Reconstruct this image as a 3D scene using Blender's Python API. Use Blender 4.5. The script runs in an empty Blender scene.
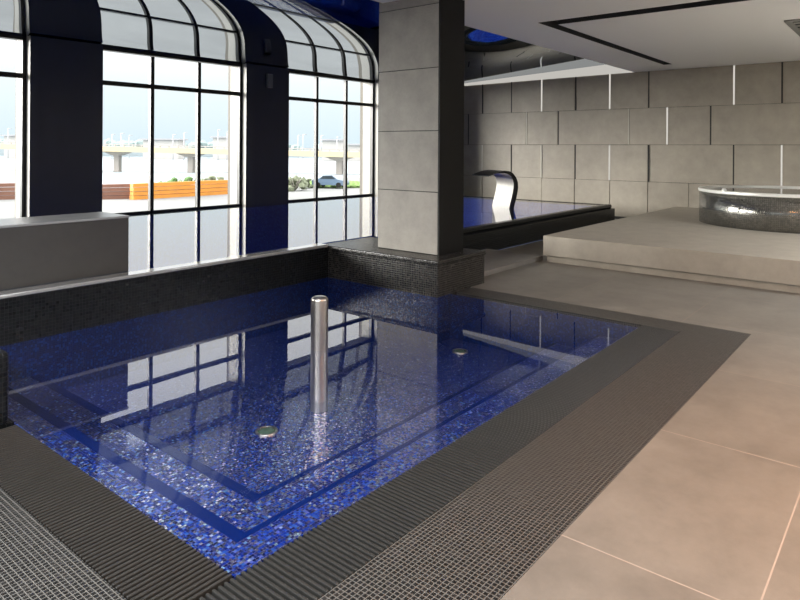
import bpy, bmesh, math, random
from mathutils import Vector, Matrix
random.seed(7)
S = bpy.context.scene
C = S.collection
PI = math.pi

# ------------------------------------------------------------------ materials
def mat_new(name):
    m = bpy.data.materials.new(name); m.use_nodes = True
    nt = m.node_tree; nt.nodes.clear()
    return m, nt
def N(nt, typ, **kw):
    n = nt.nodes.new(typ)
    for k, v in kw.items():
        if k.startswith('i_'):
            key = k[2:]
            n.inputs[int(key) if key.isdigit() else key.replace('_', ' ')].default_value = v
        else: setattr(n, k, v)
    return n
def L(nt, a, b): nt.links.new(a, b)
def math_n(nt, op, a, b=None):
    n = N(nt, 'ShaderNodeMath', operation=op)
    for i, v in enumerate((a, b)):
        if v is None: continue
        if isinstance(v, (int, float)): n.inputs[i].default_value = v
        else: L(nt, v, n.inputs[i])
    return n.outputs[0]
def rgb(c): return (c[0], c[1], c[2], 1)
def mixc(nt, fac, a, b, blend='MIX'):
    n = N(nt, 'ShaderNodeMix', data_type='RGBA', blend_type=blend)
    for sock, v in ((n.inputs[0], fac), (n.inputs[6], a), (n.inputs[7], b)):
        if isinstance(v, (int, float)): sock.default_value = v
        elif isinstance(v, tuple): sock.default_value = rgb(v)
        else: L(nt, v, sock)
    return n.outputs[2]

def plain(name, col, rough=.5, metal=0, spec=.5, noise=0, nscale=6, bump=0, bscale=60, coat=0):
    m, nt = mat_new(name)
    o = N(nt, 'ShaderNodeOutputMaterial'); p = N(nt, 'ShaderNodeBsdfPrincipled')
    p.inputs['Base Color'].default_value = rgb(col); p.inputs['Roughness'].default_value = rough
    p.inputs['Metallic'].default_value = metal; p.inputs['Specular IOR Level'].default_value = spec
    p.inputs['Coat Weight'].default_value = coat; p.inputs['Coat Roughness'].default_value = .1
    tc = N(nt, 'ShaderNodeTexCoord')
    if noise:
        t = N(nt, 'ShaderNodeTexNoise', i_Scale=nscale, i_Detail=6.0, i_Roughness=.65); L(nt, tc.outputs['Object'], t.inputs['Vector'])
        r = N(nt, 'ShaderNodeMapRange', i_1=.3, i_2=.7, i_3=1 - noise, i_4=1 + noise); L(nt, t.outputs[0], r.inputs[0])
        v = N(nt, 'ShaderNodeVectorMath', operation='SCALE'); v.inputs[0].default_value = col; L(nt, r.outputs[0], v.inputs['Scale'])
        L(nt, v.outputs[0], p.inputs['Base Color'])
    if bump:
        t = N(nt, 'ShaderNodeTexNoise', i_Scale=bscale, i_Detail=5.0); L(nt, tc.outputs['Object'], t.inputs['Vector'])
        b = N(nt, 'ShaderNodeBump', i_Strength=bump, i_Distance=.01); L(nt, t.outputs[0], b.inputs['Height']); L(nt, b.outputs[0], p.inputs['Normal'])
    L(nt, p.outputs[0], o.inputs[0])
    return m

def tiled(name, size, gw, stops, grout, rough=.35, flake=0, metal=0,  jitter=0., bump=.3, off=(0, 0), spec=.5, coat=0, noise=.0, grough=.7):
    """tiles over the UV map (metres): a random colour per tile, grout lines, a random tilt per tile"""
    m, nt = mat_new(name)
    o = N(nt, 'ShaderNodeOutputMaterial'); p = N(nt, 'ShaderNodeBsdfPrincipled')
    uv = N(nt, 'ShaderNodeUVMap')
    sub = N(nt, 'ShaderNodeVectorMath', operation='SUBTRACT'); L(nt, uv.outputs[0], sub.inputs[0]); sub.inputs[1].default_value = (off[0], off[1], 0)
    dv = N(nt, 'ShaderNodeVectorMath', operation='DIVIDE'); L(nt, sub.outputs[0], dv.inputs[0]); dv.inputs[1].default_value = (size[0], size[1], 1)
    fl = N(nt, 'ShaderNodeVectorMath', operation='FLOOR'); L(nt, dv.outputs[0], fl.inputs[0])
    fr = N(nt, 'ShaderNodeVectorMath', operation='FRACTION'); L(nt, dv.outputs[0], fr.inputs[0])
    wn = N(nt, 'ShaderNodeTexWhiteNoise', noise_dimensions='2D'); L(nt, fl.outputs[0], wn.inputs['Vector'])
    sp = N(nt, 'ShaderNodeSeparateXYZ'); L(nt, fr.outputs[0], sp.inputs[0])
    ds = []
    for k in (0, 1):
        a = math_n(nt, 'SUBTRACT', sp.outputs[k], .5); a = math_n(nt, 'ABSOLUTE', a)
        a = math_n(nt, 'SUBTRACT', .5, a); a = math_n(nt, 'MULTIPLY', a, size[k]); ds.append(a)
    d = math_n(nt, 'MINIMUM', ds[0], ds[1])
    g = math_n(nt, 'LESS_THAN', d, gw / 2)
    cr = N(nt, 'ShaderNodeValToRGB'); e = cr.color_ramp.elements
    cr.color_ramp.interpolation = 'LINEAR'
    e[0].position, e[0].color = stops[0][0], rgb(stops[0][1]); e[1].position, e[1].color = stops[-1][0], rgb(stops[-1][1])
    for pos, c in stops[1:-1]:
        q = e.new(pos); q.color = rgb(c)
    L(nt, wn.outputs['Value'], cr.inputs[0])
    col = cr.outputs[0]
    if noise:
        t = N(nt, 'ShaderNodeTexNoise', i_Scale=2.2, i_Detail=8.0, i_Roughness=.7); L(nt, uv.outputs[0], t.inputs['Vector'])
        r = N(nt, 'ShaderNodeMapRange', i_1=.3, i_2=.7, i_3=1 - noise, i_4=1 + noise); L(nt, t.outputs[0], r.inputs[0])
        v = N(nt, 'ShaderNodeVectorMath', operation='SCALE'); L(nt, col, v.inputs[0]); L(nt, r.outputs[0], v.inputs['Scale']); col = v.outputs[0]
    L(nt, mixc(nt, g, col, grout), p.inputs['Base Color'])
    if flake:
        ws = N(nt, 'ShaderNodeSeparateXYZ'); L(nt, wn.outputs['Color'], ws.inputs[0])
        fk = math_n(nt, 'MULTIPLY', math_n(nt, 'GREATER_THAN', ws.outputs[2], 1 - flake), math_n(nt, 'SUBTRACT', 1.0, g))
        fr_ = N(nt, 'ShaderNodeValToRGB'); q = fr_.color_ramp.elements
        q[0].color = (.55, .45, .85, 1); q[1].color = (.75, .95, .95, 1); q2 = q.new(.5); q2.color = (.95, .80, .92, 1)
        L(nt, ws.outputs[0], fr_.inputs[0]); L(nt, fk, p.inputs['Metallic'])
        L(nt, mixc(nt, fk, mixc(nt, g, col, grout), fr_.outputs[0]), p.inputs['Base Color'])
    rr = N(nt, 'ShaderNodeMix', data_type='FLOAT'); L(nt, g, rr.inputs[0]); rr.inputs[2].default_value = rough; rr.inputs[3].default_value = grough
    L(nt, rr.outputs[0], p.inputs['Roughness'])
    p.inputs['Specular IOR Level'].default_value = spec; p.inputs['Coat Weight'].default_value = coat; p.inputs['Coat Roughness'].default_value = .08
    p.inputs['Metallic'].default_value = metal
    nrm = None
    if jitter:
        ge = N(nt, 'ShaderNodeNewGeometry')
        s = N(nt, 'ShaderNodeVectorMath', operation='SUBTRACT'); L(nt, wn.outputs['Color'], s.inputs[0]); s.inputs[1].default_value = (.5, .5, .5)
        sc = N(nt, 'ShaderNodeVectorMath', operation='SCALE'); L(nt, s.outputs[0], sc.inputs[0]); sc.inputs['Scale'].default_value = jitter
        ad = N(nt, 'ShaderNodeVectorMath', operation='ADD'); L(nt, ge.outputs['Normal'], ad.inputs[0]); L(nt, sc.outputs[0], ad.inputs[1])
        no = N(nt, 'ShaderNodeVectorMath', operation='NORMALIZE'); L(nt, ad.outputs[0], no.inputs[0]); nrm = no.outputs[0]
    if bump:
        mr = N(nt, 'ShaderNodeMapRange', i_1=0., i_2=gw, i_3=0., i_4=1.); L(nt, d, mr.inputs[0])
        b = N(nt, 'ShaderNodeBump', i_Strength=bump, i_Distance=.002); L(nt, mr.outputs[0], b.inputs['Height'])
        if nrm: L(nt, nrm, b.inputs['Normal'])
        nrm = b.outputs[0]
    if nrm: L(nt, nrm, p.inputs['Normal'])
    L(nt, p.outputs[0], o.inputs[0])
    return m

def water_mat(name, tint, bump, scale, ior=1.33):
    m, nt = mat_new(name)
    o = N(nt, 'ShaderNodeOutputMaterial')
    tc = N(nt, 'ShaderNodeTexCoord')
    t = N(nt, 'ShaderNodeTexNoise', i_Scale=scale, i_Detail=2.0); L(nt, tc.outputs['Object'], t.inputs['Vector'])
    b = N(nt, 'ShaderNodeBump', i_Strength=bump, i_Distance=.01); L(nt, t.outputs[0], b.inputs['Height'])
    ge = N(nt, 'ShaderNodeNewGeometry'); dt = N(nt, 'ShaderNodeVectorMath', operation='DOT_PRODUCT')
    L(nt, ge.outputs['Incoming'], dt.inputs[0]); L(nt, b.outputs[0], dt.inputs[1])
    f0 = ((ior - 1) / (ior + 1)) ** 2
    k = math_n(nt, 'POWER', math_n(nt, 'SUBTRACT', 1.0, math_n(nt, 'ABSOLUTE', dt.outputs['Value'])), 5.0)
    fac = math_n(nt, 'ADD', math_n(nt, 'MULTIPLY', k, 1 - f0), f0)
    tr = N(nt, 'ShaderNodeBsdfTransparent'); tr.inputs[0].default_value = rgb(tint)
    g = N(nt, 'ShaderNodeBsdfGlossy', i_Roughness=0.0); L(nt, b.outputs[0], g.inputs['Normal']); g.inputs[0].default_value = (1, 1, 1, 1)
    mx = N(nt, 'ShaderNodeMixShader'); L(nt, fac, mx.inputs[0]); L(nt, tr.outputs[0], mx.inputs[1]); L(nt, g.outputs[0], mx.inputs[2])
    L(nt, mx.outputs[0], o.inputs[0])
    return m

def emis(name, col, st):
    m, nt = mat_new(name); o = N(nt, 'ShaderNodeOutputMaterial'); e = N(nt, 'ShaderNodeEmission')
    e.inputs[0].default_value = rgb(col); e.inputs[1].default_value = st; L(nt, e.outputs[0], o.inputs[0]); return m

M = {}
M['floor'] = tiled('stone_floor_tile', (1.18, 1.18), .006, [(0, (.185, .172, .150)), (1, (.205, .191, .167))], (.34, .30, .26), rough=.36, bump=.15, off=(3.44 - 1.18 * 5, .40 - 1.18 * 5), spec=.4, noise=.22)
M['platform'] = plain('stone_platform', (.40, .36, .30), .5, noise=.10, nscale=5)
M['deck'] = tiled('charcoal_deck_mosaic', (.0185, .0185), .0034, [(0, (.009, .009, .0085)), (.7, (.014, .0135, .013)), (1, (.024, .023, .022))], (.115, .112, .103), rough=.36, jitter=.03, bump=.4)
M['black'] = tiled('black_wall_mosaic', (.0255, .0255), .0024, [(0, (.006, .008, .009)), (.7, (.008, .010, .011)), (1, (.012, .014, .015))], (.010, .011, .012), rough=.25, jitter=.02, bump=.25, spec=.3)
M['plinth'] = tiled('bronze_black_mosaic', (.022, .022), .003, [(0, (.010, .0095, .009)), (.6, (.016, .015, .014)), (1, (.04, .037, .032))], (.045, .042, .037), rough=.25, jitter=.08, bump=.4)
M['tub'] = tiled('black_tub_mosaic', (.0255, .0255), .0022, [(0, (.20, .195, .18)), (1, (.30, .29, .265))], (.06, .06, .055), rough=.13, jitter=.04, bump=.25, metal=.85)
M['blue'] = tiled('blue_glass_mosaic', (.0145, .0145), .0014, [(0, (.004, .016, .16)), (.45, (.006, .032, .27)), (.70, (.012, .060, .36)), (.86, (.03, .12, .44)), (.95, (.12, .14, .48)), (.98, (.14, .32, .52)), (1, (.34, .40, .62))], (.015, .025, .16), rough=.14, flake=.42, jitter=.30, bump=.3, spec=1.0, coat=1)
M['navyblue'] = tiled('navy_glass_mosaic', (.0145, .0145), .0014, [(0, (.001, .008, .065)), (.7, (.002, .016, .12)), (1, (.008, .05, .24))], (.002, .012, .07), rough=.2, jitter=.1, bump=.2)
M['poolblue'] = tiled('deep_blue_pool_mosaic', (.02, .02), .0018, [(0, (.008, .035, .34)), (.7, (.016, .075, .52)), (1, (.06, .18, .62))], (.01, .03, .2), rough=.2, jitter=.1, bump=.2)
M['stone'] = plain('grey_column_stone', (.32, .298, .265), .65, noise=.14, nscale=5, bump=.35, bscale=45)
M['wallpanel'] = plain('taupe_wall_panel', (.345, .305, .25), .5, noise=.12, nscale=3.5, bump=.1, bscale=60)
M['wallgap'] = plain('wall_recess_black', (.02, .019, .018), .7)
M['blockstone'] = plain('brown_grey_block_stone', (.085, .083, .080), .55, noise=.08, nscale=8)
M['blocktop'] = plain('polished_block_top', (.45, .46, .47), .25, noise=.06)
M['navy'] = plain('dark_navy_pier_paint', (.008, .014, .040), .35, noise=.15, nscale=2)
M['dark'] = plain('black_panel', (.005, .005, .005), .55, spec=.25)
M['frame'] = plain('dark_window_frame', (.018, .017, .016), .35, metal=.3)
M['jamb'] = plain('pale_window_jamb', (.32, .305, .275), .5, noise=.05)
M['fin'] = plain('beige_outer_fin', (.13, .115, .095), .7, noise=.06)
M['white'] = plain('white_ceiling_paint', (.90, .90, .89), .8)
M['trimwhite'] = plain('white_trim_paint', (.80, .79, .75), .5)
M['reveal'] = plain('dark_ceiling_reveal', (.012, .013, .014), .7)
M['slat'] = plain('charcoal_grate_plastic', (.027, .0265, .0245), .42, noise=.1, nscale=12)
M['channel'] = plain('black_channel', (.006, .006, .006), .6)
M['steel'] = plain('brushed_steel', (.66, .61, .55), .30, metal=1, noise=.06, nscale=20)
M['rim'] = plain('white_metal_rim', (.80, .79, .75), .3, metal=.2)
M['grey'] = plain('grey_room_paint', (.16, .155, .15), .8)
M['lens'] = plain('greenish_light_lens', (.10, .16, .11), .2)
M['boxgrey'] = plain('grey_plastic', (.20, .21, .23), .5)
M['water'] = water_mat('spa_water', (.90, .94, 1.0), .012, 3.0, ior=1.42)
M['poolwater'] = water_mat('pool_water', (.65, .80, 1.0), .012, 2.0, ior=2.1)
M['tubwater'] = water_mat('tub_water', (.7, .75, .75), .02, 3.0)
M['glass'] = water_mat('window_glass', (.97, .985, .98), 0, 1.0, ior=1.25)
M['strip'] = emis('lit_line', (1, .95, .87), .55)
M['stripdim'] = plain('pale_metal_line', (.50, .47, .40), .4)

# stretch ceiling : tinted mirror film
m, nt = mat_new('glossy_stretch_film'); o = N(nt, 'ShaderNodeOutputMaterial')
g = N(nt, 'ShaderNodeBsdfGlossy', i_Roughness=0.02); g.inputs[0].default_value = (.58, .62, .66, 1)
dfs = N(nt, 'ShaderNodeBsdfDiffuse'); dfs.inputs[0].default_value = (.006, .012, .03, 1)
ad = N(nt, 'ShaderNodeMixShader'); ad.inputs[0].default_value = .80
L(nt, dfs.outputs[0], ad.inputs[1]); L(nt, g.outputs[0], ad.inputs[2]); L(nt, ad.outputs[0], o.inputs[0])
M['film'] = m

# ------------------------------------------------------------------ mesh helpers
class MB:
    """collects shapes; build() links them as ONE mesh object with a UV map in metres"""
    def __init__(s): s.bm = bmesh.new(); s.mi = 0
    def box(s, a, b, bevel=0, seg=2, mi=0):
        t = bmesh.new()
        x0, y0, z0 = (min(a[i], b[i]) for i in range(3)); x1, y1, z1 = (max(a[i], b[i]) for i in range(3))
        vs = [t.verts.new((x, y, z)) for x in (x0, x1) for y in (y0, y1) for z in (z0, z1)]
        for f in ((0, 1, 3, 2), (4, 6, 7, 5), (0, 4, 5, 1), (2, 3, 7, 6), (0, 2, 6, 4), (1, 5, 7, 3)): t.faces.new([vs[i] for i in f])
        bmesh.ops.recalc_face_normals(t, faces=t.faces)
        if bevel: bmesh.ops.bevel(t, geom=list(t.edges), offset=bevel, segments=seg, profile=.5, affect='EDGES')
        s.merge(t, mi); return s
    def merge(s, t, mi=0):
        for f in t.faces: f.material_index = mi
        me = bpy.data.meshes.new('tmp'); t.to_mesh(me); t.free(); s.bm.from_mesh(me); bpy.data.meshes.remove(me)
    def face(s, pts, mi=0):
        f = s.bm.faces.new([s.bm.verts.new(p) for p in pts]); f.material_index = mi; return s
    def grid(s, rows, mi=0, flip=False):
        vr = [[s.bm.verts.new(p) for p in r] for r in rows]
        for i in range(len(vr) - 1):
            for j in range(len(vr[i]) - 1):
                q = [vr[i][j], vr[i][j + 1], vr[i + 1][j + 1], vr[i + 1][j]]
                f = s.bm.faces.new(q[::-1] if flip else q); f.material_index = mi; f.smooth = True
        return s
    def lathe(s, prof, c, n=48, mi=0, smooth=True, M4=None):
        """prof: list of (r, z) from bottom to top"""
        vr = []
        for r, z in prof:
            if r < 1e-6: vr.append([s.bm.verts.new((c[0], c[1], c[2] + z))])
            else: vr.append([s.bm.verts.new((c[0] + r * math.cos(2 * PI * k / n), c[1] + r * math.sin(2 * PI * k / n), c[2] + z)) for k in range(n)])
        for a, b in zip(vr, vr[1:]):
            for k in range(n):
                k2 = (k + 1) % n
                if len(a) == 1 and len(b) == 1: continue
                if len(a) == 1: q = [a[0], b[k2], b[k]]
                elif len(b) == 1: q = [a[k], a[k2], b[0]]
                else: q = [a[k], a[k2], b[k2], b[k]]
                f = s.bm.faces.new(q); f.smooth = smooth; f.material_index = mi
        return s
    def tube(s, a, b, r, n=10, mi=0):
        a, b = Vector(a), Vector(b); d = (b - a).normalized()
        u = d.orthogonal().normalized(); w = d.cross(u)
        A = [s.bm.verts.new(a + r * (math.cos(2 * PI * k / n) * u + math.sin(2 * PI * k / n) * w)) for k in range(n)]
        B = [s.bm.verts.new(b + r * (math.cos(2 * PI * k / n) * u + math.sin(2 * PI * k / n) * w)) for k in range(n)]
        for k in range(n):
            f = s.bm.faces.new([A[k], A[(k + 1) % n], B[(k + 1) % n], B[k]]); f.smooth = True; f.material_index = mi
        s.bm.faces.new(A[::-1]).material_index = mi; s.bm.faces.new(B).material_index = mi
        return s
    def blob(s, c, r, sub=2, sq=(1, 1, 1), rough=.25, mi=0):
        t = bmesh.new(); bmesh.ops.create_icosphere(t, subdivisions=sub, radius=r)
        for v in t.verts:
            k = 1 + random.uniform(-rough, rough)
            v.co = Vector((v.co.x * sq[0] * k + c[0], v.co.y * sq[1] * k + c[1], v.co.z * sq[2] * k + c[2]))
        s.merge(t, mi); return s
    def build(s, name, mats, parent=None, origin=None):
        me = bpy.data.meshes.new(name)
        uvl = s.bm.loops.layers.uv.new('UVMap')
        s.bm.normal_update()
        for f in s.bm.faces:
            n = f.normal; ax = max(range(3), key=lambda i: abs(n[i]))
            for l in f.loops:
                p = l.vert.co
                l[uvl].uv = ((p.y, p.z), (p.x, p.z), (p.x, p.y))[ax]
        s.bm.to_mesh(me); s.bm.free()
        for mm in (mats if isinstance(mats, (list, tuple)) else [mats]): me.materials.append(mm)
        o = bpy.data.objects.new(name, me); C.objects.link(o)
        if parent is not None:
            o.parent = parent; o.matrix_parent_inverse = Matrix.Translation(-Vector(parent.location))
        return o
def box(name, a, b, m, parent=None, bevel=0, seg=2): return MB().box(a, b, bevel, seg).build(name, m, parent)
def tag(o, label, cat, group=None, kind=None):
    o['label'] = label; o['category'] = cat
    if group: o['group'] = group
    if kind: o['kind'] = kind
    return o
def thing(name, label, cat, loc, group=None):
    o = bpy.data.objects.new(name, None); C.objects.link(o); o.location = loc; o.empty_display_size = .1
    return tag(o, label, cat, group)
def struct(o, label=None, cat=None):
    o['kind'] = 'structure'
    if label: o['label'] = label
    if cat: o['category'] = cat
    return o

# ------------------------------------------------------------------ key dimensions (metres; X towards the far wall, Y towards the windows)
XN, XF = 1.342, 5.32           # spa water, near / far
YR, YW = 1.81, 5.20            # spa water, right edge / raised wall
WIN = 9.98; PF = 9.80          # glass plane, pier front
XB = 13.30                     # far wall
XR, YRT = -3.0, -4.5           # rear wall, right wall
ZC = 3.05
ZP = .36                       # big pool water level
XE = 12.30                     # big pool's far end

# ------------------------------------------------------------------ floor and deck
fl = MB()
for a, b in (((XR, YRT), (XB, 1.05)), ((XR, 1.05), (.2, 5.2)), ((5.69, 1.05), (XB, 4.72)), ((XE + .2, 4.72), (XB, WIN))):
    fl.box((a[0], a[1], -.12), (b[0], b[1], 0))
struct(fl.build('floor', M['floor']), 'large beige stone floor tiles with pale joints', 'floor')
dk = MB()
for a, b in (((.2, 1.05), (1.045, 3.70)), ((1.045, 1.05), (5.69, 1.50)), ((5.40, 1.50), (5.69, 3.66))):
    dk.box((a[0], a[1], -.12), (b[0], b[1], 0))
struct(dk.build('pool_deck', M['deck']), 'charcoal mosaic border laid around the sunken spa pool', 'floor')

# drain gratings : one lift-out run per side
def slat(mb, x0, y0, x1, y1):
    mb.box((x0, y0, -.022), (x1, y1, .0), .0035, 2)
pitch, sw = .0235, .0120
g = thing('drain_grating', 'long run of charcoal overflow grating along the right edge of the spa pool', 'drain grate', (3.2, 1.65, -.02), 'overflow gratings')
mb = MB(); x = 1.055
while x < 5.39:
    slat(mb, x, 1.505, x + sw, 1.802)
    x += pitch
mb.build('slats', M['slat'], g)
box('channel', (1.045, 1.50, -.12), (5.40, 1.805, -.04), M['channel'], g)
g = thing('drain_grating', 'short run of charcoal overflow grating along the near left edge of the spa pool', 'drain grate', (1.19, 2.75, -.02), 'overflow gratings')
mb = MB(); y = 1.815
while y < 3.66:
    slat(mb, 1.05, y, 1.335, y + sw)
    y += pitch
mb.build('slats', M['slat'], g)
box('channel', (1.045, 1.81, -.12), (1.337, 3.68, -.04), M['channel'], g)
tag(box('drain_channel', (5.325, 1.81, -.10), (5.395, 3.66, -.03), M['channel']), 'narrow black drain slot between spa pool and far mosaic border', 'drain')

# ------------------------------------------------------------------ spa pool
sp = thing('spa_pool', 'sunken blue mosaic spa pool with a stepped ledge and still water', 'pool', (3.3, 3.4, -.6))
D0 = -.45
mb = MB()
mb.box((XN - .0, YR, D0 - .05), (XF, YW, D0))                                        # bottom
mb.box((XN - .004, YR - .004, D0), (XF, YR + .004, -.008)); mb.box((XN - .004, YR, D0), (XN + .004, YW, -.008))
mb.build('basin', M['blue'], sp)
mb = MB(); mb.box((XN, YW - .008, D0), (5.09, YW - .003, -.006)); mb.box((5.09, 3.672, D0), (5.098, YW - .008, -.006)); mb.box((5.098, 3.672, D0), (XF, 3.678, -.006)); mb.box((XF - .004, YR, D0), (XF + .004, 3.672, -.008))
mb.build('rear_wall_tiles', M['navyblue'], sp)
# ledge one, ledge two : U shaped (near, right, far)
w1, z1, w2, z2 = .34, -.13, .70, -.28
mb = MB()
mb.box((XN + .004, YR + .004, D0), (XN + w1 - .04, YW, z1)); mb.box((XN + w1 - .04, YR + .004, D0), (XF - .004, YR + w1, z1))
mb.build('upper_ledge', M['blue'], sp)
mb = MB()
mb.box((XN + w1 - .04, YR + w1, D0), (XN + w2, YW, z2)); mb.box((XN + w2, YR + w1, D0), (XF - .004, YR + w2 + .05, z2))
mb.build('lower_ledge', M['blue'], sp)
NAVT = plain('dark_blue_nosing_tile', (.002, .014, .11), .25)
mb = MB()   # dark nosing strips along the ledge edges
mb.box((XN + w1 - .10, YR + w1 - .0, z1 - .01), (XN + w1 - .04, YW, z1 + .002)); mb.box((XN + w1 - .10, YR + w1 - .03, z1 - .01), (XF - .004, YR + w1, z1 + .002))
mb.build('nosing', NAVT, sp)
mb = MB()
mb.box((XN + w2 - .06, YR + w2 + .05, z2 - .01), (XN + w2, YW, z2 + .002)); mb.box((XN + w2 - .06, YR + w2 + .02, z2 - .01), (XF - .004, YR + w2 + .05, z2 + .002))
mb.build('nosing', NAVT, sp)
def pool_lamp(x, y, z, r=.075):
    q = MB().lathe([(r, 0), (r, .008), (r * .86, .012), (r * .80, .006)], (x, y, z), 32).build('light_ring', M['steel'], sp)
    MB().lathe([(r * .80, .002), (r * .80, .006), (r * .5, .010), (0, .011)], (x, y, z), 32).build('lens', M['lens'], q)
for p in ((2.77, 3.40), (5.02, 3.36)): pool_lamp(p[0], p[1], D0)
wv = MB()
wv.face([(XN, YR, -.006), (XF, YR, -.006), (XF, 3.68, -.006), (5.10, 3.68, -.006), (5.10, YW, -.006), (XN, YW, -.006)])
wv.build('water', M['water'], sp)

# jet nozzle post standing in the spa
b = thing('steel_bollard', 'brushed steel bollard with a domed top rising from the spa water', 'bollard', (3.245, 3.395, D0))
R_ = .0625
HB = .376 - D0
prof = [(R_, .002), (R_, HB - .031)] + [(R_ - .028 + .028 * math.cos(PI / 2 * k / 6), HB - .031 + .028 * math.sin(PI / 2 * k / 6)) for k in range(1, 7)] + [(0, HB)]
MB().lathe(prof, (3.245, 3.395, D0), 40).build('post', M['steel'], b)

# ------------------------------------------------------------------ raised wall between spa and big pool, return block, plinth, column
w = thing('infinity_edge_wall', 'low black mosaic wall holding the raised pool above the spa', 'wall', (1, 5.27, -.6))
MB().box((XR, YW, -.65), (5.095, 5.345, .335)).build('wall_body', M['black'], w)
mb = MB(); mb.box((XR, YW - .004, .3355), (5.095, 5.345, .366), .008, 3); mb.build('coping', plain('wet_coping', (.42, .43, .43), .12, coat=1, noise=.1, nscale=40), w)
r = thing('return_wall', 'black mosaic end wall with a rounded corner at the left edge of the spa', 'wall', (.8, 4.4, 0))
t = MB(); t.box((.35, 3.68, -.0), (1.31, 5.18, .385), .03, 4); t.build('wall_block', M['black'], r)
box('return_footing', (.2, 3.70, -.12), (1.337, 5.2, -.001), M['black'], r)

col = thing('column', 'tall square stone clad column with a black side on a mosaic plinth', 'column', (5.6, 4.27, 0))
pl = MB(); pl.box((5.10, 3.68, -.6), (5.96, 5.345, .305)); pl.build('plinth', M['plinth'], col)
pl = MB(); pl.box((5.085, 3.665, .306), (5.975, 5.345, .352), .014, 3); pl.build('plinth_cap', M['plinth'], col)
zs = [.353, 1.0, 1.637, 2.29, 2.95, 3.70]
mb = MB()
for a, b_ in zip(zs, zs[1:]): mb.box((5.352, 3.866, a + .0035), (5.80, 4.68, b_ - .0035), .003, 1)
mb.build('stone_shaft', M['stone'], col)
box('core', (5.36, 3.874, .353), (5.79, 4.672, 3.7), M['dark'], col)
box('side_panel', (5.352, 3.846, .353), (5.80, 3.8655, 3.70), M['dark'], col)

# ------------------------------------------------------------------ big pool
bp = thing('swimming_pool', 'raised deep blue swimming pool along the window wall', 'pool', (4, 7.6, -.8))
DB = -.75
mb = MB()
mb.box((XR + .01, 5.35, DB - .05), (XE, PF - .01, DB)); mb.box((5.98, 4.925, DB - .05), (XE, 5.35, DB))
mb.box((XR + .01, 5.347, DB), (5.98, 5.36, .33)); mb.box((5.98, 4.925, DB), (XE, 4.94, .33)); mb.box((XE - .02, 4.92, DB), (XE, PF, .33))
mb.box((XR + .01, PF - .02, DB), (XE, PF - .005, .33)); mb.box((5.978, 4.94, DB), (5.99, 5.36, .33))
mb.build('basin', M['poolblue'], bp)
wv = MB(); wv.face([(XR, 5.335, ZP), (5.96, 5.335, ZP), (5.96, 4.915, ZP), (XE, 4.915, ZP), (XE, PF - .002, ZP), (XR + .01, PF - .002, ZP)]); wv.build('water', M['poolwater'], bp)
pa = thing('pool_parapet', 'long black parapet at the right side of the raised pool behind the column', 'wall', (9.2, 4.8, 0))
mb = MB(); mb.box((5.985, 4.72, 0), (XE + .2, 4.90, .295), .012, 3); mb.build('parapet_body', M['black'], pa)
mb = MB(); mb.box((5.985, 4.78, .296), (XE + .2, 4.92, .37), .025, 4); mb.build('parapet_lip', M['black'], pa)
mb = MB(); mb.box((XE, 4.93, 0), (XE + .2, PF - .005, .365), .02, 3); mb.build('end_wall', M['black'], pa)
st = box('stone_step', (5.975, 3.86, 0), (7.70, 4.7195, .06), plain('dark_step_stone', (.20, .19, .175), .5, noise=.1), bevel=.004); tag(st, 'low grey stone step running under the black parapet beside the column', 'step')

blk = thing('stone_block', 'dark grey stone block with a pale top standing in the raised pool at left', 'block', (0, 5.7, .3))
box('block_body', (XR + .01, 5.42, DB + .01), (2.87, 5.93, .826), M['blockstone'], blk, .004)
box('block_top', (XR + .01, 5.415, .827), (2.875, 5.935, .846), M['blocktop'], blk, .004)

# waterfall spout : curved sheet
spt = thing('waterfall_spout', 'curved stainless steel waterfall spout rising from the raised pool', 'fountain', (10.62, 6.11, ZP))
dv = Vector((-.88, .47, 0)).normalized(); wv_ = Vector((-dv.y, dv.x, 0))
path = [(.10, -1.05), (.10, -.2), (.10, 0), (.075, .10), (.045, .20), (.02, .30), (.005, .39), (.005, .46), (.025, .53), (.065, .59), (.125, .63), (.20, .65), (.29, .65), (.38, .637), (.47, .615), (.54, .59)]
thk = [.10, .10, .10, .10, .10, .10, .10, .095, .085, .075, .06, .045, .03, .024, .018, .014]
c0 = Vector((10.62, 6.11, ZP)); P2 = [Vector((a, b)) for a, b in path]; inn = []; outr = []
for i, p_ in enumerate(P2):
    tn = (P2[min(i + 1, len(P2) - 1)] - P2[max(i - 1, 0)]).normalized(); nn = Vector((-tn.y, tn.x))
    inn.append(p_); outr.append(p_ + nn * thk[i])
def w3(p_, sd): return c0 + dv * p_.x + Vector((0, 0, p_.y)) + wv_ * sd
DST = plain('dark_steel', (.05, .05, .05), .3, metal=1)
HW = .30
MB().grid([[w3(p_, HW), w3(p_, -HW)] for p_ in inn], flip=True).build('spout_face', M['steel'], spt)
mb = MB(); mb.grid([[w3(p_, HW), w3(p_, -HW)] for p_ in outr])
mb.face([w3(inn[-1], HW), w3(inn[-1], -HW), w3(outr[-1], -HW), w3(outr[-1], HW)])
for sd in (HW, -HW):
    for i in range(len(inn) - 1):
        q = [w3(inn[i], sd), w3(inn[i + 1], sd), w3(outr[i + 1], sd), w3(outr[i], sd)]
        mb.face(q if sd > 0 else q[::-1])
bmesh.ops.remove_doubles(mb.bm, verts=mb.bm.verts, dist=1e-5)
for f in mb.bm.faces: f.smooth = False
mb.build('spout_shell', DST, spt)

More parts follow.
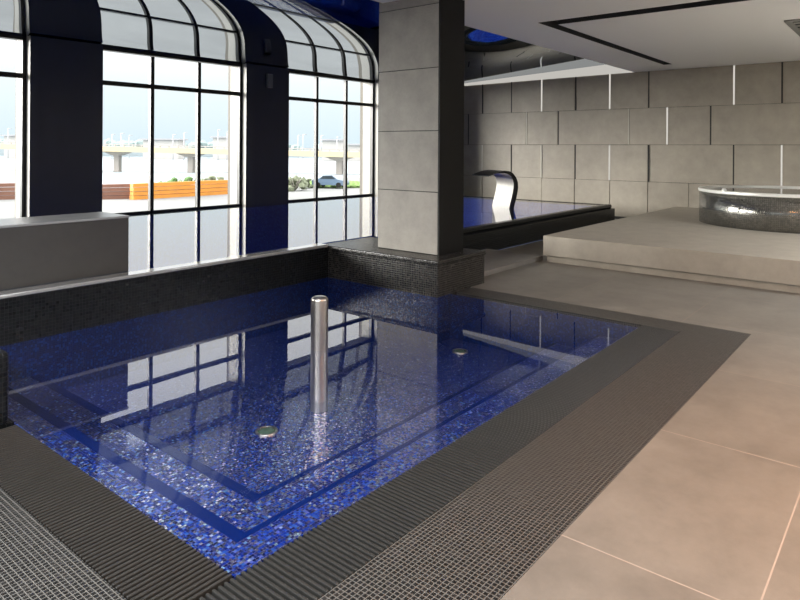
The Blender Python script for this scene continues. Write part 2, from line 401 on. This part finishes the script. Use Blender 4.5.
# ------------------------------------------------------------------ platform and tub
pf = thing('stone_platform', 'raised beige stone platform in front of the far panel wall', 'platform', (10.4, 0, 0))
box('slab', (7.58, YRT + .02, .085), (XB - .05, 3.80, .338), M['platform'], pf, .005)
box('plinth', (7.62, YRT + .02, 0.001), (XB - .05, 3.765, .085), M['platform'], pf)
tc_ = (11.2, 1.6, .339)
tb = thing('round_tub', 'round black mosaic plunge tub with a white metal rim on the stone platform', 'tub', tc_)
# cylinder wall with UV-friendly facets
n = 96
mb = MB(); mb.lathe([(1.14, .0), (1.20, 0), (1.20, .475), (1.14, .475), (1.14, .0)], tc_, n, smooth=True)
o_ = mb.build('tub_wall', M['tub'], tb)
uvl = o_.data.uv_layers[0].data
for p_ in o_.data.polygons:
    cen = Vector((0, 0, 0))
    ang = math.atan2(p_.center.y - tc_[1], p_.center.x - tc_[0])
    for li in p_.loop_indices:
        co = o_.data.vertices[o_.data.loops[li].vertex_index].co
        a2 = math.atan2(co.y - tc_[1], co.x - tc_[0])
        while a2 - ang > PI: a2 -= 2 * PI
        while a2 - ang < -PI: a2 += 2 * PI
        uvl[li].uv = (a2 * 1.2, co.z)
MB().lathe([(1.13, .476), (1.212, .476), (1.216, .482), (1.216, .515), (1.21, .522), (1.14, .522), (1.13, .515), (1.13, .476)], tc_, n).build('rim', M['rim'], tb)
MB().lathe([(0, .50), (1.135, .50)], tc_, 64).build('water', M['tubwater'], tb)
MB().lathe([(0, .05), (1.138, .05)], tc_, 64).build('tub_floor', M['tub'], tb)
fx, fy = tc_[0] + 1.17 * math.cos(2.55), tc_[1] + 1.17 * math.sin(2.55)
MB().lathe([(.035, .5225), (.035, .535), (.02, .56), (0, .562)], (fx, fy, tc_[2]), 16).build('rim_button', M['rim'], tb)

# ------------------------------------------------------------------ far wall : staggered panels
wb = MB(); wb.box((XB, YRT, -.1), (XB + .2, WIN, 3.9)); wall = wb.build('wall_back', M['wallgap'])
struct(wall, 'taupe stone panel wall at the far end with staggered joints', 'wall')
rows_ = [(3.05, 2.303), (2.303, 1.555), (1.555, .804), (.804, .056)]
SP = .785
mb = MB()
A0 = 8.267; B0 = 8.669
for ri, (zt, zb) in enumerate(rows_):
    y0 = (A0 if ri != 1 else B0) + 3 * SP
    k = 0
    while y0 - k * SP > YRT:
        a = y0 - k * SP; bb = a - SP; k += 1
        a = min(a, WIN - .01)
        if any(abs(bb - j_) < .06 for j_ in {0: (3.557,), 1: (7.884, 5.529, 2.389), 2: (3.557,), 3: ()}[ri]): bb -= SP; k += 1
        if bb > WIN - .05 or bb < YRT: continue
        # even panels stand proud, odd ones sit back: the step shows as a dark joint
        pr = .022 + .012 * (((k * 7 + ri * 3) % 4) / 3)
        mb.box((XB - pr, bb + .006, zb + .003), (XB, a - .006, zt - .003), .002, 1)
o_ = mb.build('stone_panels', M['wallpanel'], wall); o_['kind'] = 'structure'
def joint_line(y, ri, lit):
    zt, zb = rows_[ri]
    q = box('light_line', (XB - .038, y - .013, zb + .004), (XB - .02, y + .013, zt - .004), M['strip'] if lit else M['stripdim'], wall); q['kind'] = 'structure'
def joint_dark(y, ri, wd=.012):
    zt, zb = rows_[ri]
    q = box('joint_profile', (XB - .036, y - wd, zb + .004), (XB - .02, y + wd, zt - .004), M['wallgap'], wall); q['kind'] = 'structure'
for y, r_, l_ in ((6.706, 0, 1), (5.136, 0, 1), (2.764, 0, 1), (3.967, 1, 1), (7.083, 1, 0), (4.735, 1, 0), (8.267, 2, 0), (6.706, 2, 0), (5.136, 2, 1), (1.981, 2, 1), (4.735 - .4 + .0, 3, 0)):
    if r_ != 3: joint_line(y, r_, l_)
for y, r_ in ((8.267, 0), (7.474, 0), (5.893, 0), (1.981, 0), (8.669, 1), (6.292, 1), (3.164, 1), (7.474, 2), (5.893, 2), (4.329, 2), (2.764, 2)): joint_dark(y, r_)
joint_dark(4.329, 0, .010)

# ------------------------------------------------------------------ ceiling : white flat part, slots, glossy film, sloped cladding
YE = 4.63
mb = MB()
for a, b_ in (((XR, YRT), (7.38, YE)), ((7.38, 3.80), (XB, YE)), ((7.66, YRT), (XB, 3.64)), ((12.48, 3.64), (XB, 3.80))):
    mb.box((a[0], a[1], ZC), (b_[0], b_[1], ZC + .10))
struct(mb.build('ceiling', M['white']), 'flat white ceiling with black slots', 'ceiling')
sl = MB(); sl.box((7.36, YRT, ZC + .101), (7.68, 3.82, ZC + .14)); sl.box((7.68, 3.62, ZC + .101), (12.5, 3.82, ZC + .14))
sl.box((7.652, YRT, ZC + .003), (7.66, 3.64, ZC + .1)); sl.box((7.385, 3.792, ZC + .003), (12.48, 3.80, ZC + .1)); sl.box((12.472, 3.64, ZC + .003), (12.48, 3.79, ZC + .1))
struct(sl.build('ceiling_slot', M['reveal']), 'black L shaped slot recessed in the white ceiling', 'ceiling slot')
def zleft(s):
    if s < 3.3: return 3.0 + .25 * s - .12 * s * s + .03 * s ** 3
    z = 3.0 + .25 * 3.3 - .12 * 3.3 ** 2 + .03 * 3.3 ** 3; u = min(1, (s - 3.3) / 1.0)
    return z + .438 * (u - u * u / 2)
def zright(s): return 3.0 + .052 * s
def zm(s, x=XB):
    k = min(1, max(0, (x - 9.4) / 2.1)); k = k * k * (3 - 2 * k)
    return zleft(s) * (1 - k) + zright(s) * k
def zlow(s): return 2.99 + .011 * s
ss = [.1 * k for k in range(0, 54)] + [WIN - YE]
def xh(s): return XB - .055
mem = MB(); rows = []
for s_ in ss:
    e = xh(s_); xs_ = [XR + k for k in range(10)] + [7 + .2 * k for k in range(1, 23)] + [11.4 + (e - 11.4) * k / 6 for k in range(1, 7)]; rows.append([(x_, WIN - s_, zm(s_, x_)) for x_ in xs_])
mem.grid(rows)
struct(mem.build('ceiling_film', M['film']), 'glossy dark stretch ceiling curving up from the window tops', 'ceiling')
# white closing strip between panel wall and slope; glow added to brighten it
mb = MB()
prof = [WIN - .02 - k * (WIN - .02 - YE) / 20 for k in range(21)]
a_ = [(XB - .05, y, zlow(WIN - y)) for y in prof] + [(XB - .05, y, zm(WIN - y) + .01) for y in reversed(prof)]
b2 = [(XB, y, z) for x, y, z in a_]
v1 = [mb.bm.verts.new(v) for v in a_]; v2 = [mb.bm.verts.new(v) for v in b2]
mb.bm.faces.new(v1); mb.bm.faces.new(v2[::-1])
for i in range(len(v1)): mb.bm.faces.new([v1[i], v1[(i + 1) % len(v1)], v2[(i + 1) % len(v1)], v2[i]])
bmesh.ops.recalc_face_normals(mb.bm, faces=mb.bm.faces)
struct(mb.build('trim_1', emis('glowing_white_trim', (1, .96, .89), .42)), 'white tapering trim with an added glow along the top of the far wall', 'trim')
fz = box('trim_2', (XR, YE - .02, ZC + .101), (XB, YE, 4.2), M['dark']); struct(fz, 'dark upstand above the edge of the white ceiling', 'trim')

vt = thing('ceiling_vent', 'square grey air vent in the white ceiling at top right', 'vent', (9.8, .7, ZC - .02))
mb = MB()
x0, x1, y0, y1 = 9.07, 10.47, -.06, 1.34
for a, b_ in (((x0, y0), (x1, y0 + .07)), ((x0, y1 - .07), (x1, y1)), ((x0, y0 + .07), (x0 + .09, y1 - .07)), ((x1 - .09, y0 + .07), (x1, y1 - .07))): mb.box((a[0], a[1], ZC - .018), (b_[0], b_[1], ZC - .001))
mb.build('frame', plain('vent_grey', (.22, .22, .215), .5), vt)
box('backing', (x0 + .09, y0 + .07, ZC - .004), (x1 - .09, y1 - .07, ZC - .001), M['reveal'], vt)
for k in range(5):
    xx = x0 + .2 + k * .22
    box('louvre', (xx, y0 + .075, ZC - .014), (xx + .07, y1 - .075, ZC - .005), plain('vent_slat', (.34, .34, .32), .5) if k == 0 else bpy.data.materials['vent_slat'], vt)

# ------------------------------------------------------------------ window wall
bays = [(-2.72 + 3.74 * k, -.02 + 3.74 * k) for k in range(4)]
piers = [(XR, bays[0][0])] + [(bays[k][1], bays[k + 1][0]) for k in range(3)] + [(bays[3][1], XB)]
for k, (a, b_) in enumerate(piers):
    mb = MB(); mb.box((a, PF, -.8), (b_, WIN + .30, 3.02), 0, mi=0)
    for f in mb.bm.faces:
        c = f.calc_center_median()
        if abs(f.normal.x) > .5: f.material_index = 1
    o_ = mb.build('wall_pier', [M['navy'], M['jamb']]); struct(o_, 'dark navy wall pier between tall windows', 'wall')
    box('outer_fin', (a + .03, WIN + .301, -3.5), (b_ - .03, WIN + .42, 3.3), M['fin'], o_)['kind'] = 'structure'
mb = MB(); mb.box((XR, PF, -3.5), (XB, WIN + .2, .345)); mb.box((XR, WIN + .02, 3.0), (XB, WIN + .3, 4.2))
struct(mb.build('wall_left', M['navy']), 'dark sill and head of the window wall', 'wall')
ZT, ZM, ZS = 3.0, 2.455, .36
for k, (a, b_) in enumerate(bays):
    wn_ = bpy.data.objects.new('window_%d' % (k + 1), None); C.objects.link(wn_); wn_.location = ((a + b_) / 2, WIN, ZS); struct(wn_, 'tall three part window with dark frames', 'window')
    mb = MB()
    mb.box((a, WIN - .05, ZT - .035), (b_, WIN + .03, ZT + .03)); mb.box((a, WIN - .05, ZS - .05), (b_, WIN + .03, ZS + .035))
    mb.box((a, WIN - .05, ZS), (a + .05, WIN + .03, ZT)); mb.box((b_ - .05, WIN - .05, ZS), (b_, WIN + .03, ZT))
    mb.build('frame', M['frame'], wn_)['kind'] = 'structure'
    ms = [a + .9, a + 1.79]
    for x in ms: box('mullion', (x - .032, WIN - .045, ZS + .035), (x + .032, WIN + .025, ZT - .05), M['frame'], wn_)['kind'] = 'structure'
    box('transom', (a + .05, WIN - .046, ZM - .035), (b_ - .05, WIN + .026, ZM + .035), M['frame'], wn_)['kind'] = 'structure'
    xs = [a + .05, ms[0], ms[1], b_ - .05]
    for i in range(3):
        for z0, z1_ in ((ZS + .02, ZM - .03), (ZM + .03, ZT - .04)):
            q = MB(); q.face([(xs[i], WIN, z0), (xs[i + 1], WIN, z0), (xs[i + 1], WIN, z1_), (xs[i], WIN, z1_)]); q.build('pane', M['glass'], wn_)['kind'] = 'structure'
wbx = thing('wall_speaker', 'small grey box speaker high on the dark pier between windows', 'speaker', (7.99, PF, 2.74))
box('case', (7.915, PF - .06, 2.60), (8.045, PF - .001, 2.87), M['boxgrey'], wbx, .008)
box('grille', (7.925, PF - .064, 2.615), (8.035, PF - .060, 2.855), plain('grille_grey', (.13, .14, .15), .7), wbx)

# rest of the room behind the camera
mb = MB(); mb.box((XR - .2, YRT, -.1), (XR, WIN, .25)); mb.box((XR - .2, YRT, 2.8), (XR, WIN, 3.9))
for y0, y1_ in ((YRT, -3.8), (-.4, .4), (4.4, WIN)): mb.box((XR - .2, y0, .25), (XR, y1_, 2.8))
struct(mb.build('wall_rear', M['grey']), 'plain wall behind', 'wall')
for k, (a, b_) in enumerate(((-3.8, -.4), (.4, 4.4))):  # unseen rear windows, added to let more daylight into the room
    wn_ = bpy.data.objects.new('window_%d' % (k + 5), None); C.objects.link(wn_); wn_.location = (XR, (a + b_) / 2, .25); struct(wn_)
    mb = MB()
    for y in (a, (a + b_) / 2, b_): mb.box((XR - .12, y - .03, .25), (XR - .06, y + .03, 2.8))
    mb.box((XR - .12, a, .25), (XR - .06, b_, .31)); mb.box((XR - .12, a, 2.74), (XR - .06, b_, 2.8))
    mb.build('frame', M['frame'], wn_)['kind'] = 'structure'
    for y0, y1_ in ((a + .03, (a + b_) / 2 - .03), ((a + b_) / 2 + .03, b_ - .03)):
        q = MB(); q.face([(XR - .09, y0, .3), (XR - .09, y1_, .3), (XR - .09, y1_, 2.75), (XR - .09, y0, 2.75)]); q.build('pane', M['glass'], wn_)['kind'] = 'structure'
struct(box('wall_right', (XR, YRT - .2, -.1), (XB, YRT, 3.2), M['grey']), 'plain wall at right', 'wall')

# added lamps to brighten the room (out of the frame, in the white ceiling)
lm = emis('added_lamp_glow', (1, .85, .68), 4)
def lamp(x, y, power, col, size=.5, spot=None, z=ZC):
    t = thing('added_ceiling_lamp', 'unseen round recessed lamp with white ring, added to light the room', 'lamp', (x, y, z - .01), 'added ceiling lamps')
    MB().lathe([(.09, -.002), (.12, -.008), (.13, -.001)], (x, y, z), 24).build('ring', M['rim'], t)
    MB().lathe([(0, -.003), (.09, -.003)], (x, y, z), 24).build('glow', lm, t)
    ld = bpy.data.lights.new('added_lamp_light', 'AREA'); ld.shape = 'DISK'; ld.size = size; ld.energy = power; ld.color = col; ld.spread = math.radians(150)
    lo = bpy.data.objects.new('added_lamp_light', ld); C.objects.link(lo); lo.location = (x, y, z - .03)
    return lo
W1 = (1, .40, .10); W2 = (.96, .98, 1)  # warm lamp follows the floor's warm tone, neutral ones are added fill
for x, y, p, c in ((3.0, -.6, 78, W1), (1.0, 1.6, 32, W2), (-1.5, 3.2, 200, W2), (-1.5, 0, 160, W2), (1.2, -2.9, 25, W2), (4.8, -2.9, 130, W2), (8.4, -2.6, 330, W2), (11.0, -3.4, 45, W2)): lamp(x, y, p, c)

# ------------------------------------------------------------------ outside
GZ = -3.5
out = MB(); out.box((-150, WIN + .5, GZ - .3), (400, 75, GZ)); out.box((-150, -80, GZ - .3), (XR - .3, WIN + .5, GZ)); tag(out.build('ground', plain('pale_concrete_yard', (.20, .20, .195), .9, noise=.15, nscale=.15)), 'pale concrete yard outside the windows', 'ground', kind='structure')
out = MB(); out.box((-900, 75, -7.0), (2600, 2600, -6.5)); tag(out.build('river', plain('pale_river', (.32, .37, .40), .35)), 'wide pale river beyond the yard', 'river', kind='stuff')
cF, sF = math.cos(.6847), math.sin(.6847)
def wp(px, py, fw):
    """a place seen along a direction, at distance fw along the view"""
    rt = (px - 400) * fw / 641.9; z = 1.45 - (py - 148.5) * fw / 641.9
    return Vector((fw * cF + rt * sF, fw * sF - rt * cF, z))
orange = plain('orange_board', (.62, .25, .035), .6, noise=.1, nscale=1); brown = plain('rust_brown_board', (.22, .105, .07), .7, noise=.15, nscale=1)
def boards(a, b_, h, nlay, m, name, label, th=.8):
    a, b_ = Vector(a), Vector(b_); a.z = b_.z = 0
    d = (b_ - a).normalized(); nrm = Vector((-d.y, d.x, 0))
    t = thing(name, label, 'barrier', (a.x, a.y, GZ), 'stacked boards in the yard')
    for k in range(nlay):
        z0 = GZ + h * k / nlay; z1_ = GZ + h * (k + .86) / nlay; ins = .04 * (k % 2) + .03 * k
        mb = MB()
        p = [a + nrm * ins, b_ + nrm * ins, b_ + nrm * (th - ins), a + nrm * (th - ins)]
        lo = [mb.bm.verts.new((v.x, v.y, z0)) for v in p]; hi = [mb.bm.verts.new((v.x, v.y, z1_)) for v in p]
        mb.bm.faces.new(lo[::-1]); mb.bm.faces.new(hi)
        for i in range(4): mb.bm.faces.new([lo[i], lo[(i + 1) % 4], hi[(i + 1) % 4], hi[i]])
        bmesh.ops.recalc_face_normals(mb.bm, faces=mb.bm.faces)
        mb.build('board', m, t)
fwB = 62
boards(wp(134, 0, 60), wp(238, 0, 69), 1.55, 4, orange, 'board_stack', 'long stack of orange boards lying in the yard outside the middle window')
boards(wp(97, 0, 60), wp(133, 0, 61.5), 1.45, 4, brown, 'board_stack', 'rust brown board stack left of the orange boards in the middle window')
boards(wp(-40, 0, 58), wp(19, 0, 60), 1.55, 4, brown, 'board_stack', 'rust brown board stack seen through the leftmost window')
# bridge
br = thing('river_bridge', 'long cream concrete bridge on piers crossing the river', 'bridge', wp(100, 172, 205))
def bline(t):  # t 0..1 from left to right in view
    px = -120 + t * 700; fw = 212 - t * 26
    return px, fw
bc = plain('cream_concrete', (.55, .45, .28), .8); bg_ = plain('grey_concrete', (.40, .36, .33), .9)
A_ = wp(-160, 143.5, 215); B_ = wp(480, 154.5, 185)
dB = (B_ - A_); lenB = Vector((dB.x, dB.y, 0)).length; uB = dB / lenB; nB = Vector((-uB.y, uB.x, 0)).normalized()
def along(s, off, dz): return A_ + uB * s + nB * off + Vector((0, 0, dz))
def bar(mb, s0, s1, o0, o1, d0, d1, d0b=None):
    v = [along(s, o_, d) for s in (s0, s1) for o_ in (o0, o1) for d in (d0, d1)]
    vs = [mb.bm.verts.new(p) for p in v]
    for f in ((0, 1, 3, 2), (4, 6, 7, 5), (0, 4, 5, 1), (2, 3, 7, 6), (0, 2, 6, 4), (1, 5, 7, 3)): mb.bm.faces.new([vs[i] for i in f])
mb = MB(); bar(mb, 0, lenB, 0, 10, -1.6, 0); bmesh.ops.recalc_face_normals(mb.bm, faces=mb.bm.faces); mb.build('deck', bc, br)
mb = MB(); bar(mb, 0, lenB, 0, .3, .5, .8); s = 0
while s < lenB: bar(mb, s, s + .4, 0, .3, 0, .5); s += 3
bmesh.ops.recalc_face_normals(mb.bm, faces=mb.bm.faces); mb.build('railing', bg_, br)
s0 = None
for k in range(-4, 7):
    px = 117 + 74 * k
    # find the place along the bridge under that direction
    best = min((abs(((lambda q: 400 + 641.9 * (q.x * sF - q.y * cF) / (q.x * cF + q.y * sF))(along(s_ * lenB / 400, 4, 0))) - px), s_ * lenB / 400) for s_ in range(401))
    s_ = best[1]
    mb = MB(); bar(mb, s_ - .9, s_ + .9, 3.8, 5.6, -9, -2.6)
    bmesh.ops.recalc_face_normals(mb.bm, faces=mb.bm.faces); pr_ = mb.build('pier', bg_, br)
    mb = MB(); v = []
    for o_ in (3.0, 6.5):
        v.append([along(s_ - 4.5, o_, -1.6), along(s_ + 4.5, o_, -1.6), along(s_ + 1.1, o_, -2.8), along(s_ - 1.1, o_, -2.8)])
    vv = [[mb.bm.verts.new(p) for p in r] for r in v]
    mb.bm.faces.new(vv[0]); mb.bm.faces.new(vv[1][::-1])
    for i in range(4): mb.bm.faces.new([vv[0][i], vv[1][i], vv[1][(i + 1) % 4], vv[0][(i + 1) % 4]])
    bmesh.ops.recalc_face_normals(mb.bm, faces=mb.bm.faces); mb.build('pier_cap', bg_, pr_)
# far bank : sheds, trees, masts
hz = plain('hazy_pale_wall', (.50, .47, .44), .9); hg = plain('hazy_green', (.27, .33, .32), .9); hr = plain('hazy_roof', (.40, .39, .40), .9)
def shed(px0, px1, ptop, fw, name, label, roof=True):
    a, b_ = wp(px0, 146, fw), wp(px1, 146, fw); top = wp(px0, ptop, fw).z; base = -6.4
    d = (b_ - a); d.z = 0; d.normalize(); nn = Vector((-d.y, d.x, 0)); dep = 14
    t = thing(name, label, 'building', (a.x, a.y, base), 'buildings on the far bank')
    def blk_(p0, p1, z0, z1_, m, nm, o0=0, o1=dep):
        mb = MB(); pts = [p0 + nn * o0, p1 + nn * o0, p1 + nn * o1, p0 + nn * o1]
        lo = [mb.bm.verts.new((v.x, v.y, z0)) for v in pts]; hi = [mb.bm.verts.new((v.x, v.y, z1_)) for v in pts]
        mb.bm.faces.new(lo[::-1]); mb.bm.faces.new(hi)
        for i in range(4): mb.bm.faces.new([lo[i], lo[(i + 1) % 4], hi[(i + 1) % 4], hi[i]])
        bmesh.ops.recalc_face_normals(mb.bm, faces=mb.bm.faces); mb.build(nm, m, t)
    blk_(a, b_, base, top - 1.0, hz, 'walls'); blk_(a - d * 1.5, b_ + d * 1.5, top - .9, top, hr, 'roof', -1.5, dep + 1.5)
shed(143, 178, 140, 420, 'far_building', 'flat roofed pale building on the far bank behind the bridge, middle window')
shed(213, 240, 137.5, 420, 'far_building', 'pale building on the far bank at the right end of the middle window')
shed(322, 343, 139.5, 400, 'far_building', 'long low pale building on the far bank seen in the right window')
shed(348, 372, 144, 400, 'far_building', 'low pale building on the far bank right of the long roofed one')
shed(4, 16, 137, 420, 'far_building', 'small pale building on the far bank in the leftmost window')
for i, (px, pt) in enumerate(((112, 136), (121, 135), (129, 137), (173, 136), (184, 134), (218, 131), (227, 133), (298, 136), (303, 135), (321, 136), (337, 137.5), (8, 131), (20, 133))):
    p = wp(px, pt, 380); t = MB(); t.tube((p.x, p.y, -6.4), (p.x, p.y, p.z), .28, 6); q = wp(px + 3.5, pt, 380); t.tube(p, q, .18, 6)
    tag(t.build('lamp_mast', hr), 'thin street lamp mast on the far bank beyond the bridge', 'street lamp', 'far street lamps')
random.seed(3)
mb = MB()
for k in range(150):
    px = random.uniform(-30, 380); fw = random.uniform(440, 520); p = wp(px, random.uniform(141.5, 146.5) + (px - 120) * .01, fw)
    mb.blob((p.x, p.y, p.z - 2.5), random.uniform(2.0, 4.0), 1, (1.3, 1.3, 1))
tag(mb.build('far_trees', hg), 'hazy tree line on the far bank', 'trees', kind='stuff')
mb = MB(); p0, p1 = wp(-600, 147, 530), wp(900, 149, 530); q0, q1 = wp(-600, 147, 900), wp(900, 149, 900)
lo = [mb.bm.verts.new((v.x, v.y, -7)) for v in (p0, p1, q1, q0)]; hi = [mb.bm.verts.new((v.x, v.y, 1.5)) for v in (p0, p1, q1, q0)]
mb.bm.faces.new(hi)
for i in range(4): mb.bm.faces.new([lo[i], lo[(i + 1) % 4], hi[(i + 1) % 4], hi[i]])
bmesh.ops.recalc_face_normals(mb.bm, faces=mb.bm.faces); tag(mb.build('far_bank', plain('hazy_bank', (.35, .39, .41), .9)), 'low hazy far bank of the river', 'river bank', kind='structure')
# plants and verge
gm = plain('leaf_green', (.09, .17, .05), .8, noise=.3, nscale=2); gm2 = plain('dry_green', (.18, .20, .13), .85, noise=.3, nscale=2)
def bush(px, py, fw, r, m, label):
    p = wp(px, py, fw); mb = MB()
    for k in range(26):
        a = random.uniform(0, 2 * PI); q = random.uniform(0, r)
        mb.blob((p.x + q * math.cos(a), p.y + q * math.sin(a), GZ + random.uniform(.15, .8) * r), r * random.uniform(.14, .3), 1, (1, 1, .9), .4)
    t = MB()
    for k in range(7):
        a = random.uniform(0, 2 * PI); t.tube((p.x, p.y, GZ), (p.x + .6 * r * math.cos(a), p.y + .6 * r * math.sin(a), GZ + r * .8), .03, 5)
    e = thing('shrub', label, 'shrub', (p.x, p.y, GZ), 'shrubs in the yard')
    mb.build('foliage', m, e); t.build('stems', bg_, e)
bush(161, 0, 72, 1.3, gm, 'low green shrub behind the orange boards, left of the second bar')
bush(187, 0, 73, 1.6, gm, 'taller green shrub behind the orange boards beside the second bar')
bush(214, 0, 78, 1.6, gm2, 'dry green shrub behind the right end of the orange boards')
bush(295, 0, 74, 1.7, gm2, 'dry scrub bush at the left of the right window')
bush(303, 0, 79, 1.3, gm2, 'grey green bush between the scrub and the parked car')
vg = MB(); a_, b2, c2, d2 = wp(309, 0, 80), wp(376, 0, 80), wp(376, 0, 92), wp(309, 0, 92)
lo = [vg.bm.verts.new((v.x, v.y, GZ)) for v in (a_, b2, c2, d2)]; hi = [vg.bm.verts.new((v.x, v.y, GZ + .12)) for v in (a_, b2, c2, d2)]
vg.bm.faces.new(hi)
for i in range(4): vg.bm.faces.new([lo[i], lo[(i + 1) % 4], hi[(i + 1) % 4], hi[i]])
bmesh.ops.recalc_face_normals(vg.bm, faces=vg.bm.faces)
for k in range(400):
    f_ = random.uniform(80, 92); p = wp(random.uniform(310, 376), 0, f_); vg.blob((p.x, p.y, GZ + .15), random.uniform(.15, .35), 0, (1.4, 1.4, .8), .3)
tag(vg.build('grass_verge', plain('grass_green', (.16, .25, .07), .9, noise=.2, nscale=1)), 'strip of green grass around the parked car', 'grass', kind='stuff')
# parked car
cp = wp(331, 0, 79); ca = thing('car', 'blue grey car parked on grass outside the right window', 'car', (cp.x, cp.y, GZ + .14))
d = (wp(345, 0, 79) - wp(318, 0, 80)); d.z = 0; d.normalize(); nn = Vector((-d.y, d.x, 0))
def cpt(u, v, z): q = Vector((cp.x, cp.y, GZ)) + d * u + nn * v; return (q.x, q.y, GZ + .14 + z)
def extr(profile, v0, v1, m, nm, par):
    mb = MB(); A1 = [mb.bm.verts.new(cpt(u, v0, z)) for u, z in profile]; B1 = [mb.bm.verts.new(cpt(u, v1, z)) for u, z in profile]
    mb.bm.faces.new(A1); mb.bm.faces.new(B1[::-1])
    for i in range(len(profile)): j = (i + 1) % len(profile); mb.bm.faces.new([A1[i], B1[i], B1[j], A1[j]])
    bmesh.ops.recalc_face_normals(mb.bm, faces=mb.bm.faces); return mb.build(nm, m, par)
cm = plain('car_blue_grey', (.10, .15, .22), .3, coat=.5)
extr([(-2.15, .30), (-2.2, .75), (-2.05, .95), (-1.5, 1.02), (-1.2, 1.08), (-.7, 1.45), (.5, 1.48), (1.15, 1.02), (2.0, .85), (2.15, .6), (2.1, .3)], -.85, .85, cm, 'body', ca)
gl_ = plain('car_glass', (.03, .04, .05), .1)
for v in (-.86, .86): extr([(-1.05, 1.05), (-.65, 1.40), (.45, 1.42), (.95, 1.05)], v - .01, v + .01, gl_, 'side_window', ca)
for u in (-1.35, 1.35):
    for v in (-.8, .8):
        mb = MB(); mb.tube(cpt(u, v - .1, .32), cpt(u, v + .1, .32), .32, 16); mb.build('wheel', M['dark'], ca)

# ------------------------------------------------------------------ sky
W = bpy.data.worlds.new('World'); S.world = W; W.use_nodes = True; nt = W.node_tree; nt.nodes.clear()
o = N(nt, 'ShaderNodeOutputWorld'); bgd = N(nt, 'ShaderNodeBackground'); tc = N(nt, 'ShaderNodeTexCoord'); sx = N(nt, 'ShaderNodeSeparateXYZ')
L(nt, tc.outputs['Generated'], sx.inputs[0]); cr = N(nt, 'ShaderNodeValToRGB'); e = cr.color_ramp.elements
e[0].position = 0.0; e[0].color = (.62, .74, .81, 1); e[1].position = .75; e[1].color = (3.6, 3.6, 3.6, 1)
for pos, c in ((.09, (.76, .84, .87, 1)), (.16, (1.0, 1.01, 1.02, 1)), (.30, (1.7, 1.7, 1.7, 1))):
    q = e.new(pos); q.color = c
L(nt, sx.outputs[2], cr.inputs[0]); L(nt, cr.outputs[0], bgd.inputs[0]); bgd.inputs[1].default_value = 1.0; L(nt, bgd.outputs[0], o.inputs[0])

sd = bpy.data.lights.new('hazy_sun', 'SUN'); sd.energy = 11.0; sd.angle = math.radians(36); sd.color = (1, .97, .92)
so_ = bpy.data.objects.new('hazy_sun', sd); C.objects.link(so_); so_.location = (0, 30, 30)
so_.rotation_euler = Vector((.62, -.77, -.15)).to_track_quat('-Z', 'Y').to_euler()

# ------------------------------------------------------------------ camera
cd = bpy.data.cameras.new('camera'); co = bpy.data.objects.new('camera', cd); C.objects.link(co); S.camera = co
f_px, cy, yaw, roll = 641.9, 148.5, .6847, .0058
cd.sensor_fit = 'HORIZONTAL'; cd.sensor_width = 36; cd.lens = 36 * f_px / 800
cd.shift_y = -(300 - cy) / 800
cd.clip_end = 5000; cd.clip_start = .05
fw = Vector((math.cos(yaw), math.sin(yaw), 0)); rt = Vector((math.sin(yaw), -math.cos(yaw), 0)); up = Vector((0, 0, 1))
r2 = rt * math.cos(roll) + up * math.sin(roll); u2 = up * math.cos(roll) - rt * math.sin(roll)
mt = Matrix((r2, u2, -fw)).transposed().to_4x4(); mt.translation = (0, 0, 1.45); co.matrix_world = mt

S.view_settings.view_transform = 'Standard'; S.view_settings.look = 'None'; S.view_settings.gamma = 1; S.view_settings.use_curve_mapping = False
S.view_settings.exposure = 0.34
S.cycles.max_bounces = 10; S.cycles.transparent_max_bounces = 16; S.cycles.glossy_bounces = 6; S.cycles.use_denoising = True
S.cycles.sample_clamp_indirect = 6
S.cycles.caustics_reflective = False; S.cycles.caustics_refractive = False
